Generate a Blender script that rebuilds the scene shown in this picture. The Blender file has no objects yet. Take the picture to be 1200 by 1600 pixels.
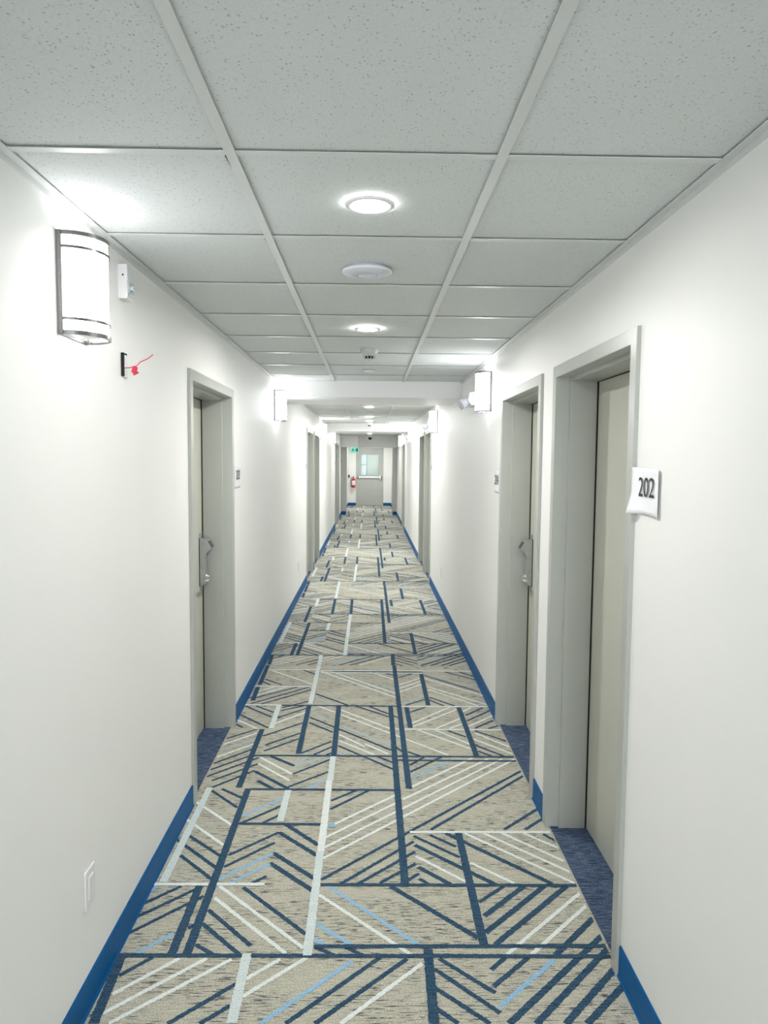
import bpy, bmesh, math, random
from mathutils import Vector, Matrix
random.seed(7)
SC = bpy.context.scene
COL = SC.collection
PI = math.pi

# ------------------------------------------------------------------ dimensions (metres)
XL, XR = -0.827, 0.811          # wall faces
HC = 2.3215                     # ceiling height
EYE = 1.6388
YB = -5.0                       # end of the corridor behind the viewer
Y1a, Y1b, Z1 = 6.39, 7.29, 2.182     # first bulkhead
Y2a, Y2b, Z2 = 13.9, 14.9, 2.172     # second bulkhead
Y3a, Y3b, Z3 = 21.3, 21.55, 1.99     # third bulkhead and piers
YE = 25.6                       # end wall
PIERL, PIERR = -0.682, 0.686
NARL, NARR = -0.76, 0.77
TEE = [-0.316, 0.294]
TY0 = 1.674
REC = 0.165                     # door recess depth
DTOP = 2.045
PERIOD = 3.664
EXPO = 1.87
DOORS_L = [(3.315, 4.36), (9.5, 10.5), (10.72, 11.8), (17.3, 18.3), (18.55, 19.5)]
DOORS_R = [(2.175, 3.16), (3.385, 4.405), (9.47, 10.42), (10.55, 11.6), (16.5, 17.6)]
STROKES = """
hN -0.827 2.282 0.811 2.263
hN -0.177 2.321 0.827 2.314
lN -0.804 2.273 -0.789 1.993
dN -0.703 2.272 -0.783 2.188
dW -0.613 2.266 -0.776 2.108
dW -0.523 2.265 -0.778 2.030
dW -0.441 2.260 -0.745 1.993
dN -0.406 2.150 -0.575 1.991
dN -0.407 2.060 -0.482 1.990
lP -0.395 2.285 -0.389 1.989
dW -0.282 2.259 -0.379 2.170
dW -0.194 2.268 -0.378 2.094
dB -0.046 2.248 -0.308 1.988
dN -0.173 2.318 -0.106 2.277
dN -0.832 2.382 -0.611 2.606
dB -0.665 2.394 -0.763 2.291
lN -0.641 2.668 -0.643 2.284
lN -0.592 3.488 -0.593 2.284
dN -0.578 2.444 -0.420 2.282
dN -0.576 2.523 -0.389 2.326
dN -0.575 2.334 -0.508 2.283
dW -0.568 2.593 -0.268 2.287
dW -0.564 2.667 -0.211 2.312
dN -0.473 2.660 -0.209 2.384
lP -0.195 2.909 -0.195 2.274
dB -0.179 2.441 -0.053 2.330
dB -0.178 2.360 -0.143 2.328
dN 0.046 2.266 -0.233 1.988
dN 0.135 2.259 -0.148 1.987
dW 0.183 2.235 -0.073 1.986
dN -0.070 2.317 -0.013 2.276
lN 0.207 2.302 0.199 1.983
dW -0.180 2.610 0.148 2.278
dB -0.147 2.664 0.181 2.321
DN 0.091 2.663 0.386 2.359
lN 0.402 3.056 0.398 2.320
DN 0.685 2.659 0.413 2.386
DN 0.771 2.658 0.438 2.326
dW 0.813 2.617 0.468 2.275
dW 0.814 2.538 0.549 2.274
DN 0.820 2.469 0.629 2.271
DN 0.859 2.410 0.419 1.981
DN 0.861 2.349 0.498 1.980
DN 0.810 2.211 0.584 1.979
DN 0.819 2.142 0.647 1.979
dN 0.461 2.263 0.403 2.205
dN 0.537 2.262 0.398 2.130
dN 0.240 2.258 0.399 2.103
dN 0.219 2.211 0.400 2.022
dN 0.215 2.126 0.363 1.982
dN 0.211 2.042 0.270 1.983
dB 0.619 2.249 0.401 2.045
lP -0.784 3.498 -0.787 2.692
hW -0.824 2.681 -0.394 2.678
dN -0.771 2.885 -0.601 2.710
dN -0.835 3.027 -0.602 2.790
dN -0.781 3.048 -0.602 2.876
dN -0.387 3.068 -0.573 2.884
dN -0.394 2.983 -0.574 2.798
dB -0.391 2.899 -0.577 2.709
dB -0.393 2.820 -0.523 2.691
dN -0.394 2.733 -0.445 2.687
DN -0.391 2.902 -0.204 2.714
DN -0.394 2.827 -0.206 2.637
DN -0.387 3.068 -0.208 2.882
dW 0.808 3.842 -0.180 2.858
dN 0.819 3.698 -0.178 2.707
dN 0.201 2.989 -0.102 2.678
dN 0.201 2.907 -0.040 2.673
hN -0.180 2.674 0.826 2.662
dN -0.711 2.668 -0.826 2.556
dN -0.653 2.647 -0.833 2.470
dN -0.596 2.444 -0.623 2.421
dB -0.800 2.669 -0.828 2.628
dN 0.200 2.819 0.051 2.684
dN 0.208 2.748 0.129 2.672
lN 0.151 4.687 0.148 2.676
DN 0.203 2.960 0.504 2.667
dN 0.203 3.034 0.384 2.863
dW 0.203 2.872 0.391 2.685
DN 0.207 2.793 0.323 2.675
dN 0.206 2.712 0.240 2.676
dW 0.423 2.823 0.573 2.678
DN 0.345 3.057 0.721 2.673
dW 0.429 3.056 0.810 2.676
dW 0.513 3.056 0.814 2.752
dW 0.593 3.056 0.810 2.832
dN 0.528 2.660 0.418 2.560
DN 0.606 2.659 0.424 2.478
hN -0.582 3.483 0.140 3.471
dN -0.208 3.681 -0.403 3.501
dN -0.593 3.700 -0.776 3.502
lN -0.640 4.279 -0.641 3.501
dN -0.769 3.470 -0.611 3.294
dN -0.723 3.488 -0.604 3.389
dW -0.838 3.372 -0.604 3.128
dW -0.828 3.190 -0.609 2.963
dB -0.406 3.388 -0.573 3.213
dN -0.405 3.311 -0.572 3.143
dN -0.406 3.220 -0.470 3.150
lP -0.391 3.469 -0.394 3.158
hN -0.576 3.143 -0.200 3.135
DN -0.369 3.142 -0.207 2.961
lW -0.194 3.578 -0.193 2.909
dN -0.054 3.471 -0.174 3.361
dN 0.009 3.471 -0.173 3.276
dB -0.216 3.578 -0.296 3.493
dW 0.138 3.418 -0.158 3.126
lB -0.160 3.141 -0.156 3.108
dW 0.135 3.334 -0.178 3.024
dW 0.738 3.842 -0.180 2.941
DN -0.560 3.579 -0.469 3.488
DN -0.592 3.691 -0.393 3.488
dW -0.395 3.578 -0.394 3.578
dW 0.575 3.852 0.223 3.506
dW 0.660 3.842 0.171 3.371
lN 0.207 5.645 0.208 3.486
dN 0.823 3.644 0.283 3.088
dN 0.805 3.278 0.611 3.087
dN 0.814 3.192 0.704 3.086
hW 0.189 3.065 0.815 3.062
dN 0.275 3.042 0.379 2.945
dW 0.689 3.055 0.822 2.921
dN 0.775 3.047 0.828 2.972
hN -0.628 3.892 0.822 3.871
lN -0.391 4.696 -0.385 3.912
lN -0.193 4.697 -0.187 3.892
lP -0.591 4.707 -0.587 4.291
lP -0.190 3.876 -0.190 3.578
dN -0.826 4.540 -0.607 4.304
dW -0.827 4.446 -0.673 4.291
dN -0.814 4.365 -0.763 4.311
dN -0.672 4.279 -0.835 4.127
dW -0.662 4.219 -0.835 4.038
dC -0.652 4.127 -0.828 3.964
dW -0.654 4.054 -0.835 3.862
dN -0.654 3.974 -0.831 3.784
dN -0.655 3.882 -0.833 3.704
dN -0.599 3.862 -0.840 3.615
dN -0.587 3.784 -0.792 3.579
dW -0.404 4.574 -0.584 4.366
dN -0.402 4.391 -0.620 4.173
dN -0.404 4.220 -0.587 4.038
dN -0.404 4.132 -0.583 3.954
dN -0.370 4.488 0.134 3.964
dN -0.365 4.392 -0.208 4.232
dN -0.210 4.094 -0.371 3.923
dN -0.201 4.017 -0.299 3.902
dN -0.201 3.929 -0.228 3.896
dC -0.163 4.341 0.132 4.039
dW -0.171 4.531 0.448 3.896
dW -0.171 4.196 -0.016 4.017
dW -0.167 4.105 0.036 3.902
dN -0.168 4.028 0.142 3.708
DN -0.532 3.882 -0.391 3.756
dW -0.586 3.862 -0.393 3.655
dW -0.587 3.784 -0.398 3.579
dC -0.334 3.876 -0.386 3.746
dC -0.243 3.872 -0.380 3.765
dN -0.201 3.842 -0.389 3.655
dB -0.206 3.584 -0.213 3.578
dC -0.168 3.933 -0.133 3.896
hW 0.139 4.283 0.816 4.269
hN 0.166 3.828 0.815 3.816
lN 0.256 4.664 0.261 4.305
lN 0.602 4.666 0.605 3.888
dW -0.174 4.618 0.148 4.280
dW -0.016 4.053 0.115 3.912
dW 0.545 4.677 0.272 4.380
dW 0.587 4.632 0.273 4.317
dW 0.590 4.470 0.418 4.293
dW 0.614 4.394 0.500 4.293
dW 0.808 4.523 0.624 4.330
dN 0.810 4.622 0.622 4.420
dN 0.791 4.431 0.656 4.298
dN 0.811 4.343 0.738 4.294
dN 0.487 4.257 0.583 4.162
dW 0.306 4.268 0.585 3.985
dW 0.411 4.269 0.590 4.050
dN 0.650 4.257 0.815 4.094
dW 0.645 4.221 0.815 4.007
dW 0.623 4.128 0.820 3.902
dN 0.618 4.039 0.758 3.882
dN 0.623 3.954 0.687 3.882
dN 0.225 3.943 0.289 3.888
dN 0.157 4.017 0.200 3.933
dN 0.057 3.876 0.141 3.793
dN 0.313 3.872 0.228 3.764
dN 0.412 3.876 0.227 3.681
dB 0.475 3.842 0.227 3.601
hW -0.807 5.521 -0.401 5.525
hW -0.368 5.497 0.800 5.490
hN -0.276 5.476 0.419 5.466
hW -0.364 5.444 0.413 5.435
lP -0.391 5.640 -0.386 4.731
lN -0.795 5.637 -0.786 5.144
lN -0.790 5.090 -0.781 4.800
dW -0.750 5.509 -0.405 5.160
dN -0.501 5.511 -0.402 5.405
dN -0.768 5.284 -0.625 5.145
dN -0.781 5.227 -0.709 5.145
hW -0.823 5.109 -0.408 5.100
dW -0.674 5.099 -0.772 4.998
dW -0.585 5.099 -0.771 4.909
dN -0.505 5.100 -0.771 4.860
dN -0.417 5.100 -0.784 4.741
dN -0.403 5.039 -0.715 4.730
dN -0.798 4.877 -0.821 4.848
hW -0.830 4.718 -0.580 4.712
hN -0.572 4.707 0.195 4.692
dN -0.403 4.789 -0.566 4.662
dN -0.403 4.651 -0.574 4.477
dN -0.430 4.696 -0.567 4.606
dN -0.811 4.695 -0.612 4.488
dN -0.741 4.695 -0.609 4.573
dN -0.367 4.949 -0.135 4.713
dC -0.367 4.887 -0.228 4.708
dW -0.333 4.696 -0.210 4.574
dN -0.083 4.697 0.142 4.490
dW -0.366 5.481 0.197 4.865
dW -0.275 5.467 0.196 4.952
dC -0.211 5.452 0.183 5.056
dC -0.366 4.574 -0.246 4.429
lN 0.406 5.411 0.403 4.711
dW -0.007 5.484 0.191 5.276
dN 0.124 5.439 0.194 5.379
dN 0.335 5.425 0.227 5.320
dW 0.386 5.307 0.225 5.150
dW 0.389 5.235 0.226 5.069
dW 0.393 5.165 0.227 4.991
dC 0.385 4.890 0.228 4.745
dN 0.389 4.829 0.250 4.710
hW 0.222 4.687 0.809 4.685
dN 0.427 5.381 0.789 4.993
dC 0.439 5.426 0.799 5.059
dW 0.421 5.307 0.804 4.905
dW 0.427 5.110 0.799 4.724
dW 0.430 5.044 0.737 4.700
dN 0.425 4.878 0.579 4.700
dN 0.420 4.817 0.508 4.700
dN 0.593 5.473 0.804 5.266
dN 0.707 5.474 0.804 5.354
dN 0.011 4.686 0.194 4.479
dW 0.684 4.666 0.620 4.588
dN 0.763 4.666 0.630 4.523
dN 0.381 4.676 0.274 4.576
"""

# ------------------------------------------------------------------ helpers
def tag(o, label=None, cat=None, group=None, kind=None):
    if label: o['label'] = label
    if cat: o['category'] = cat
    if group: o['group'] = group
    if kind: o['kind'] = kind
    return o

def empty(name, loc):
    o = bpy.data.objects.new(name, None)
    o.empty_display_size = 0.1
    o.location = loc
    COL.objects.link(o)
    return o

class MB:
    """collects faces, then links them as one mesh object"""
    def __init__(s): s.bm = bmesh.new()
    def poly(s, pts, mi=0, smooth=False):
        vs = [s.bm.verts.new(p) for p in pts]
        f = s.bm.faces.new(vs); f.material_index = mi; f.smooth = smooth
        return f
    def box(s, a, b, mi=0, bev=0.0, seg=2):
        t = bmesh.new()
        x0, x1 = sorted((a[0], b[0])); y0, y1 = sorted((a[1], b[1])); z0, z1 = sorted((a[2], b[2]))
        bmesh.ops.create_cube(t, size=1)
        for v in t.verts:
            v.co = Vector(((x0+x1)/2+v.co.x*(x1-x0), (y0+y1)/2+v.co.y*(y1-y0), (z0+z1)/2+v.co.z*(z1-z0)))
        if bev > 0:
            bmesh.ops.bevel(t, geom=t.edges[:], offset=bev, segments=seg, affect='EDGES', profile=0.5)
            if seg > 1:
                for f in t.faces: f.smooth = False
        for f in t.faces: f.material_index = mi
        s.add(t); return s
    def add(s, t, mat=None):
        me = bpy.data.meshes.new('tmp')
        if mat is not None: t.transform(mat)
        t.to_mesh(me); t.free(); s.bm.from_mesh(me); bpy.data.meshes.remove(me)
    def lathe(s, prof, n=32, mi=0, origin=(0,0,0), axis='Z', a0=0, a1=2*PI, smooth=True, mis=None):
        full = abs((a1-a0) - 2*PI) < 1e-6
        cnt = n if full else n+1
        rings = []
        for (r, h) in prof:
            ring = []
            for i in range(cnt):
                a = a0 + (a1-a0)*i/n
                x, y = r*math.cos(a), r*math.sin(a)
                if axis == 'Z': p = (x, y, h)
                elif axis == 'X': p = (h, x, y)
                else: p = (x, h, y)
                ring.append(s.bm.verts.new((origin[0]+p[0], origin[1]+p[1], origin[2]+p[2])))
            rings.append(ring)
        for k in range(len(prof)-1):
            for i in range(n):
                j = (i+1) % cnt
                q = [rings[k][i], rings[k][j], rings[k+1][j], rings[k+1][i]]
                try:
                    f = s.bm.faces.new(q); f.material_index = mis[k] if mis else mi; f.smooth = smooth
                except ValueError: pass
        return s
    def disc(s, r, h, n=32, mi=0, origin=(0,0,0), up=True):
        pts = [(origin[0]+r*math.cos(2*PI*i/n), origin[1]+r*math.sin(2*PI*i/n), origin[2]+h) for i in range(n)]
        if not up: pts.reverse()
        s.poly(pts, mi); return s
    def tube(s, pts, r, n=10, mi=0, caps=True):
        pts = [Vector(p) for p in pts]
        rings = []
        prev = None
        for i, p in enumerate(pts):
            d = (pts[min(i+1, len(pts)-1)] - pts[max(i-1, 0)]).normalized()
            if prev is None:
                a = Vector((0, 0, 1)) if abs(d.z) < .9 else Vector((1, 0, 0))
                u = d.cross(a).normalized()
            else:
                u = (prev - d*prev.dot(d)).normalized()
            prev = u
            w = d.cross(u)
            rr = r[i] if isinstance(r, (list, tuple)) else r
            rings.append([s.bm.verts.new(p + (u*math.cos(2*PI*k/n) + w*math.sin(2*PI*k/n))*rr) for k in range(n)])
        for k in range(len(rings)-1):
            for i in range(n):
                f = s.bm.faces.new([rings[k][i], rings[k][(i+1) % n], rings[k+1][(i+1) % n], rings[k+1][i]])
                f.material_index = mi; f.smooth = True
        if caps:
            s.bm.faces.new(list(reversed(rings[0]))).material_index = mi
            s.bm.faces.new(rings[-1]).material_index = mi
        return s
    def extrude_poly(s, pts, vec, mi=0):
        """closed prism from a planar polygon"""
        v = Vector(vec)
        a = [s.bm.verts.new(p) for p in pts]
        b = [s.bm.verts.new(Vector(p)+v) for p in pts]
        n = len(pts)
        s.bm.faces.new(a).material_index = mi
        s.bm.faces.new(list(reversed(b))).material_index = mi
        for i in range(n):
            s.bm.faces.new([a[i], b[i], b[(i+1) % n], a[(i+1) % n]]).material_index = mi
        return s
    def build(s, name, mats, parent=None, recalc=True, loc=None):
        if recalc:
            bmesh.ops.recalc_face_normals(s.bm, faces=s.bm.faces[:])
        me = bpy.data.meshes.new(name)
        s.bm.to_mesh(me); s.bm.free()
        if not isinstance(mats, (list, tuple)): mats = [mats]
        for m in mats: me.materials.append(m)
        o = bpy.data.objects.new(name, me)
        COL.objects.link(o)
        if parent: o.parent = parent
        if loc: o.location = loc
        return o

def relight(root, name, mat):
    for ch in root.children:
        if ch.name.split('.')[0] == name:
            ch.material_slots[0].link = 'OBJECT'; ch.material_slots[0].material = mat

def copy_tree(o, parent=None):
    c = o.copy(); COL.objects.link(c)
    if parent: c.parent = parent
    for ch in list(o.children): copy_tree(ch, c)
    return c

# ------------------------------------------------------------------ materials
def nt(name):
    m = bpy.data.materials.new(name); m.use_nodes = True
    t = m.node_tree; b = t.nodes['Principled BSDF']
    return m, t, b

def simple(name, col, rough=0.5, metal=0.0, bump=None, spec=0.5, var=None):
    m, t, b = nt(name)
    b.inputs['Base Color'].default_value = (*col, 1)
    b.inputs['Roughness'].default_value = rough
    b.inputs['Metallic'].default_value = metal
    b.inputs['Specular IOR Level'].default_value = spec
    tc = t.nodes.new('ShaderNodeTexCoord')
    if bump:
        n = t.nodes.new('ShaderNodeTexNoise'); n.inputs['Scale'].default_value = bump[0]; n.inputs['Detail'].default_value = 3
        t.links.new(tc.outputs['Object'], n.inputs['Vector'])
        bp = t.nodes.new('ShaderNodeBump'); bp.inputs['Strength'].default_value = bump[1]; bp.inputs['Distance'].default_value = bump[2]
        t.links.new(n.outputs['Fac'], bp.inputs['Height']); t.links.new(bp.outputs['Normal'], b.inputs['Normal'])
    if var:
        n = t.nodes.new('ShaderNodeTexNoise'); n.inputs['Scale'].default_value = var[0]; n.inputs['Detail'].default_value = 4
        mp = t.nodes.new('ShaderNodeMapping'); mp.inputs['Scale'].default_value = var[2] if len(var) > 2 else (1, 1, 1)
        t.links.new(tc.outputs['Object'], mp.inputs['Vector']); t.links.new(mp.outputs['Vector'], n.inputs['Vector'])
        r = t.nodes.new('ShaderNodeValToRGB')
        k = var[1]
        r.color_ramp.elements[0].position = .3; r.color_ramp.elements[1].position = .7
        r.color_ramp.elements[0].color = (*[c*(1-k) for c in col], 1)
        r.color_ramp.elements[1].color = (*[min(1, c*(1+k)) for c in col], 1)
        t.links.new(n.outputs['Fac'], r.inputs['Fac']); t.links.new(r.outputs['Color'], b.inputs['Base Color'])
    return m

def emis(name, col, strength):
    m = bpy.data.materials.new(name); m.use_nodes = True
    t = m.node_tree
    t.nodes.remove(t.nodes['Principled BSDF'])
    e = t.nodes.new('ShaderNodeEmission'); e.inputs['Color'].default_value = (*col, 1); e.inputs['Strength'].default_value = strength
    t.links.new(e.outputs[0], t.nodes['Material Output'].inputs['Surface'])
    return m

M = {}
M['wall'] = simple('wall_paint', (0.86, 0.86, 0.84), 0.42, bump=(260, 0.08, 0.002), spec=0.35, var=(1.2, 0.012))
M['white_paint'] = simple('bulkhead_paint', (0.87, 0.87, 0.865), 0.5, bump=(200, 0.06, 0.002))
M['grid'] = simple('grid_metal', (0.66, 0.68, 0.675), 0.35, spec=0.4)
M['frame'] = simple('frame_enamel', (0.425, 0.44, 0.41), 0.28, bump=(900, 0.03, 0.001), spec=0.5, var=(3, 0.03))
M['leaf'] = simple('leaf_enamel', (0.52, 0.52, 0.45), 0.36, bump=(900, 0.05, 0.001), spec=0.45, var=(6, 0.03, (1, 1, .06)))
M['base'] = simple('blue_rubber', (0.001, 0.098, 0.29), 0.5, bump=(500, 0.05, 0.001), spec=0.2)
M['nickel'] = simple('brushed_nickel', (0.24, 0.24, 0.24), 0.30, 1.0, var=(40, 0.12, (1, 1, 12)))
M['lock_metal'] = simple('satin_chrome', (0.50, 0.51, 0.52), 0.32, 0.75, var=(30, 0.08))
M['chrome'] = simple('chrome', (0.85, 0.85, 0.85), 0.08, 1.0)
M['black'] = simple('black_plastic', (0.012, 0.014, 0.018), 0.25)
M['reader'] = simple('reader_window', (0.012, 0.03, 0.045), 0.12)
M['gap'] = simple('dark_gap', (0.01, 0.01, 0.01), 0.9)
M['plastic'] = simple('white_plastic', (0.80, 0.80, 0.81), 0.35)
M['plastic_lilac'] = simple('cool_white_plastic', (0.66, 0.68, 0.76), 0.4)
M['plastic_grey'] = simple('pale_grey_plastic', (0.52, 0.55, 0.52), 0.4)
M['paper'] = simple('paper', (0.84, 0.84, 0.87), 0.8)
M['ink'] = simple('ink', (0.01, 0.01, 0.012), 0.6)
M['red'] = simple('red_paint', (0.55, 0.02, 0.03), 0.3)
M['red_wire'] = simple('red_insulation', (0.60, 0.01, 0.05), 0.4)
M['label'] = simple('label_white', (0.85, 0.80, 0.80), 0.5)
M['panic'] = simple('aluminium', (0.80, 0.81, 0.80), 0.35, 0.6)
M['lens_clear'] = simple('clear_lens', (0.75, 0.8, 0.85), 0.05, 0.7)
M['shade'] = emis('lit_shade', (0.98, 0.99, 1.0), 2.6)
M['shade_bright'] = emis('lit_shade_bright', (0.98, 0.99, 1.0), 6.0)
M['down_bright'] = emis('lit_lens_bright', (0.99, 0.985, 0.95), 290.0)
M['shade_end'] = emis('lit_shade_end', (1.0, 0.95, 0.84), 0.21)
M['down'] = emis('lit_lens', (0.99, 0.985, 0.95), 150.0)
M['exit_pale'] = emis('exit_panel', (0.36, 0.95, 0.76), 0.24)
M['exit_green'] = emis('exit_green', (0.0, 0.18, 0.13), 0.22)
M['daylit_back'] = emis('daylight_pane_back', (0.92, 0.96, 1.0), 7.0)  # emission of the added fill panel behind the viewer
M['daylit'] = emis('daylight_pane', (0.80, 0.88, 1.0), 0.24)

def mat_glass():
    m = bpy.data.materials.new('door_glass'); m.use_nodes = True
    t = m.node_tree; t.nodes.remove(t.nodes['Principled BSDF'])
    tr = t.nodes.new('ShaderNodeBsdfTransparent'); tr.inputs['Color'].default_value = (0.90, 0.97, 0.94, 1)
    gl = t.nodes.new('ShaderNodeBsdfGlossy'); gl.inputs['Roughness'].default_value = 0.08
    mx = t.nodes.new('ShaderNodeMixShader'); mx.inputs['Fac'].default_value = 0.012
    t.links.new(tr.outputs[0], mx.inputs[1]); t.links.new(gl.outputs[0], mx.inputs[2])
    t.links.new(mx.outputs[0], t.nodes['Material Output'].inputs['Surface'])
    return m
M['glass'] = mat_glass()

def mat_tile():
    m, t, b = nt('acoustic_tile')
    L = t.links
    tc = t.nodes.new('ShaderNodeTexCoord')
    v = t.nodes.new('ShaderNodeTexVoronoi'); v.inputs['Scale'].default_value = 135; v.inputs['Randomness'].default_value = 1
    wob = t.nodes.new('ShaderNodeTexNoise'); wob.inputs['Scale'].default_value = 60
    mixv = t.nodes.new('ShaderNodeMixRGB'); mixv.inputs['Fac'].default_value = 0.012
    L.new(tc.outputs['Object'], wob.inputs['Vector'])
    L.new(tc.outputs['Object'], mixv.inputs['Color1']); L.new(wob.outputs['Color'], mixv.inputs['Color2'])
    L.new(mixv.outputs['Color'], v.inputs['Vector'])
    # hole size varies from cell to cell
    mp = t.nodes.new('ShaderNodeMapRange'); mp.inputs['From Min'].default_value = 0.0; mp.inputs['From Max'].default_value = 1.0
    mp.inputs['To Min'].default_value = -0.06; mp.inputs['To Max'].default_value = 0.27
    sep = t.nodes.new('ShaderNodeSeparateColor'); L.new(v.outputs['Color'], sep.inputs['Color']); L.new(sep.outputs[0], mp.inputs['Value'])
    sub = t.nodes.new('ShaderNodeMath'); sub.operation = 'SUBTRACT'; L.new(v.outputs['Distance'], sub.inputs[0]); L.new(mp.outputs[0], sub.inputs[1])
    r = t.nodes.new('ShaderNodeMapRange'); r.inputs['From Min'].default_value = -0.02; r.inputs['From Max'].default_value = 0.08
    L.new(sub.outputs[0], r.inputs['Value'])
    n2 = t.nodes.new('ShaderNodeTexNoise'); n2.inputs['Scale'].default_value = 160; n2.inputs['Detail'].default_value = 2
    L.new(tc.outputs['Object'], n2.inputs['Vector'])
    c1 = t.nodes.new('ShaderNodeMixRGB'); c1.inputs['Color1'].default_value = (0.44, 0.47, 0.47, 1); c1.inputs['Color2'].default_value = (0.68, 0.71, 0.705, 1)
    L.new(r.outputs[0], c1.inputs['Fac'])
    c2 = t.nodes.new('ShaderNodeMixRGB'); c2.blend_type = 'MULTIPLY'; c2.inputs['Fac'].default_value = 0.35
    rr = t.nodes.new('ShaderNodeMapRange'); rr.inputs['From Min'].default_value = .3; rr.inputs['From Max'].default_value = .55; rr.inputs['To Min'].default_value = 0.82
    L.new(n2.outputs['Fac'], rr.inputs['Value']); L.new(c1.outputs[0], c2.inputs['Color1']); L.new(rr.outputs[0], c2.inputs['Color2'])
    L.new(c2.outputs[0], b.inputs['Base Color'])
    b.inputs['Roughness'].default_value = 0.9; b.inputs['Specular IOR Level'].default_value = 0.1
    ad = t.nodes.new('ShaderNodeMath'); ad.operation = 'ADD'; L.new(r.outputs[0], ad.inputs[0]); L.new(n2.outputs['Fac'], ad.inputs[1])
    bp = t.nodes.new('ShaderNodeBump'); bp.inputs['Strength'].default_value = 0.35; bp.inputs['Distance'].default_value = 0.0012
    L.new(ad.outputs[0], bp.inputs['Height']); L.new(bp.outputs['Normal'], b.inputs['Normal'])
    return m
M['tile'] = mat_tile()

def mat_carpet(name, ca, cb, streak, sc_dark, fleck=0.45, thr=(0.60, 0.70)):
    """looped pile: ca / cb the two yarn colours, streak the dark dashes running across the corridor"""
    m, t, b = nt(name); L = t.links
    tc = t.nodes.new('ShaderNodeTexCoord')
    def noise(scale, stretch, detail=2, rough=.5):
        mp = t.nodes.new('ShaderNodeMapping'); mp.inputs['Scale'].default_value = stretch
        n = t.nodes.new('ShaderNodeTexNoise'); n.inputs['Scale'].default_value = scale; n.inputs['Detail'].default_value = detail
        n.inputs['Roughness'].default_value = rough
        L.new(tc.outputs['Object'], mp.inputs['Vector']); L.new(mp.outputs['Vector'], n.inputs['Vector'])
        return n.outputs['Fac']
    def rng(s, a, b_, c=0, d=1):
        r = t.nodes.new('ShaderNodeMapRange'); r.inputs['From Min'].default_value = a; r.inputs['From Max'].default_value = b_
        r.inputs['To Min'].default_value = c; r.inputs['To Max'].default_value = d
        L.new(s, r.inputs['Value']); return r.outputs[0]
    rows = noise(1, (22, 190, 1), 2)
    loops = noise(1, (210, 260, 1), 1)
    m1 = t.nodes.new('ShaderNodeMixRGB'); m1.inputs['Color1'].default_value = (*ca, 1); m1.inputs['Color2'].default_value = (*cb, 1)
    L.new(rng(rows, .38, .62), m1.inputs['Fac'])
    m2 = t.nodes.new('ShaderNodeMixRGB'); m2.blend_type = 'MULTIPLY'; m2.inputs['Fac'].default_value = fleck
    L.new(m1.outputs[0], m2.inputs['Color1']); L.new(rng(loops, .35, .65, .35, 1.25), m2.inputs['Color2'])
    dash = noise(1, (17, 200, 1), 3, .6)
    patch = noise(1, (3.2, 9, 1), 1)
    mul = t.nodes.new('ShaderNodeMath'); mul.operation = 'MULTIPLY'
    L.new(rng(dash, thr[0], thr[1]), mul.inputs[0]); L.new(rng(patch, .38, .5), mul.inputs[1])
    mul2 = t.nodes.new('ShaderNodeMath'); mul2.operation = 'MULTIPLY'; L.new(mul.outputs[0], mul2.inputs[0]); mul2.inputs[1].default_value = sc_dark
    m3 = t.nodes.new('ShaderNodeMixRGB'); m3.inputs['Color2'].default_value = (*streak, 1)
    L.new(m2.outputs[0], m3.inputs['Color1']); L.new(mul2.outputs[0], m3.inputs['Fac'])
    L.new(m3.outputs[0], b.inputs['Base Color'])
    b.inputs['Roughness'].default_value = 0.95; b.inputs['Specular IOR Level'].default_value = 0.1
    bp = t.nodes.new('ShaderNodeBump'); bp.inputs['Strength'].default_value = 0.6; bp.inputs['Distance'].default_value = 0.003
    L.new(loops, bp.inputs['Height']); L.new(bp.outputs['Normal'], b.inputs['Normal'])
    return m
C_BASE = mat_carpet('carpet_taupe', (0.60, 0.575, 0.475), (0.47, 0.46, 0.385), (0.07, 0.075, 0.09), 1.0, fleck=.5, thr=(.55, .60))
C_NAVY = mat_carpet('carpet_navy', (0.026, 0.080, 0.148), (0.070, 0.125, 0.195), (0.015, 0.03, 0.07), 0.4, fleck=.8)
C_WHITE = mat_carpet('carpet_white', (0.84, 0.88, 0.86), (0.74, 0.80, 0.79), (0.4, 0.45, 0.48), 0.25, fleck=.3)
C_PALE = mat_carpet('carpet_pale_grey', (0.72, 0.80, 0.79), (0.64, 0.72, 0.73), (0.4, 0.45, 0.48), 0.25, fleck=.35)
C_BLUE = mat_carpet('carpet_sky_blue', (0.33, 0.57, 0.80), (0.28, 0.50, 0.72), (0.1, 0.2, 0.35), 0.3, fleck=.35)
C_SLATE = mat_carpet('carpet_slate', (0.46, 0.58, 0.62), (0.41, 0.52, 0.57), (0.1, 0.2, 0.3), 0.3, fleck=.4)
C_HEATHER = mat_carpet('carpet_navy_heather', (0.045, 0.085, 0.17), (0.165, 0.215, 0.31), (0.02, 0.03, 0.08), 0.7, fleck=.85, thr=(.5, .6))

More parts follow.
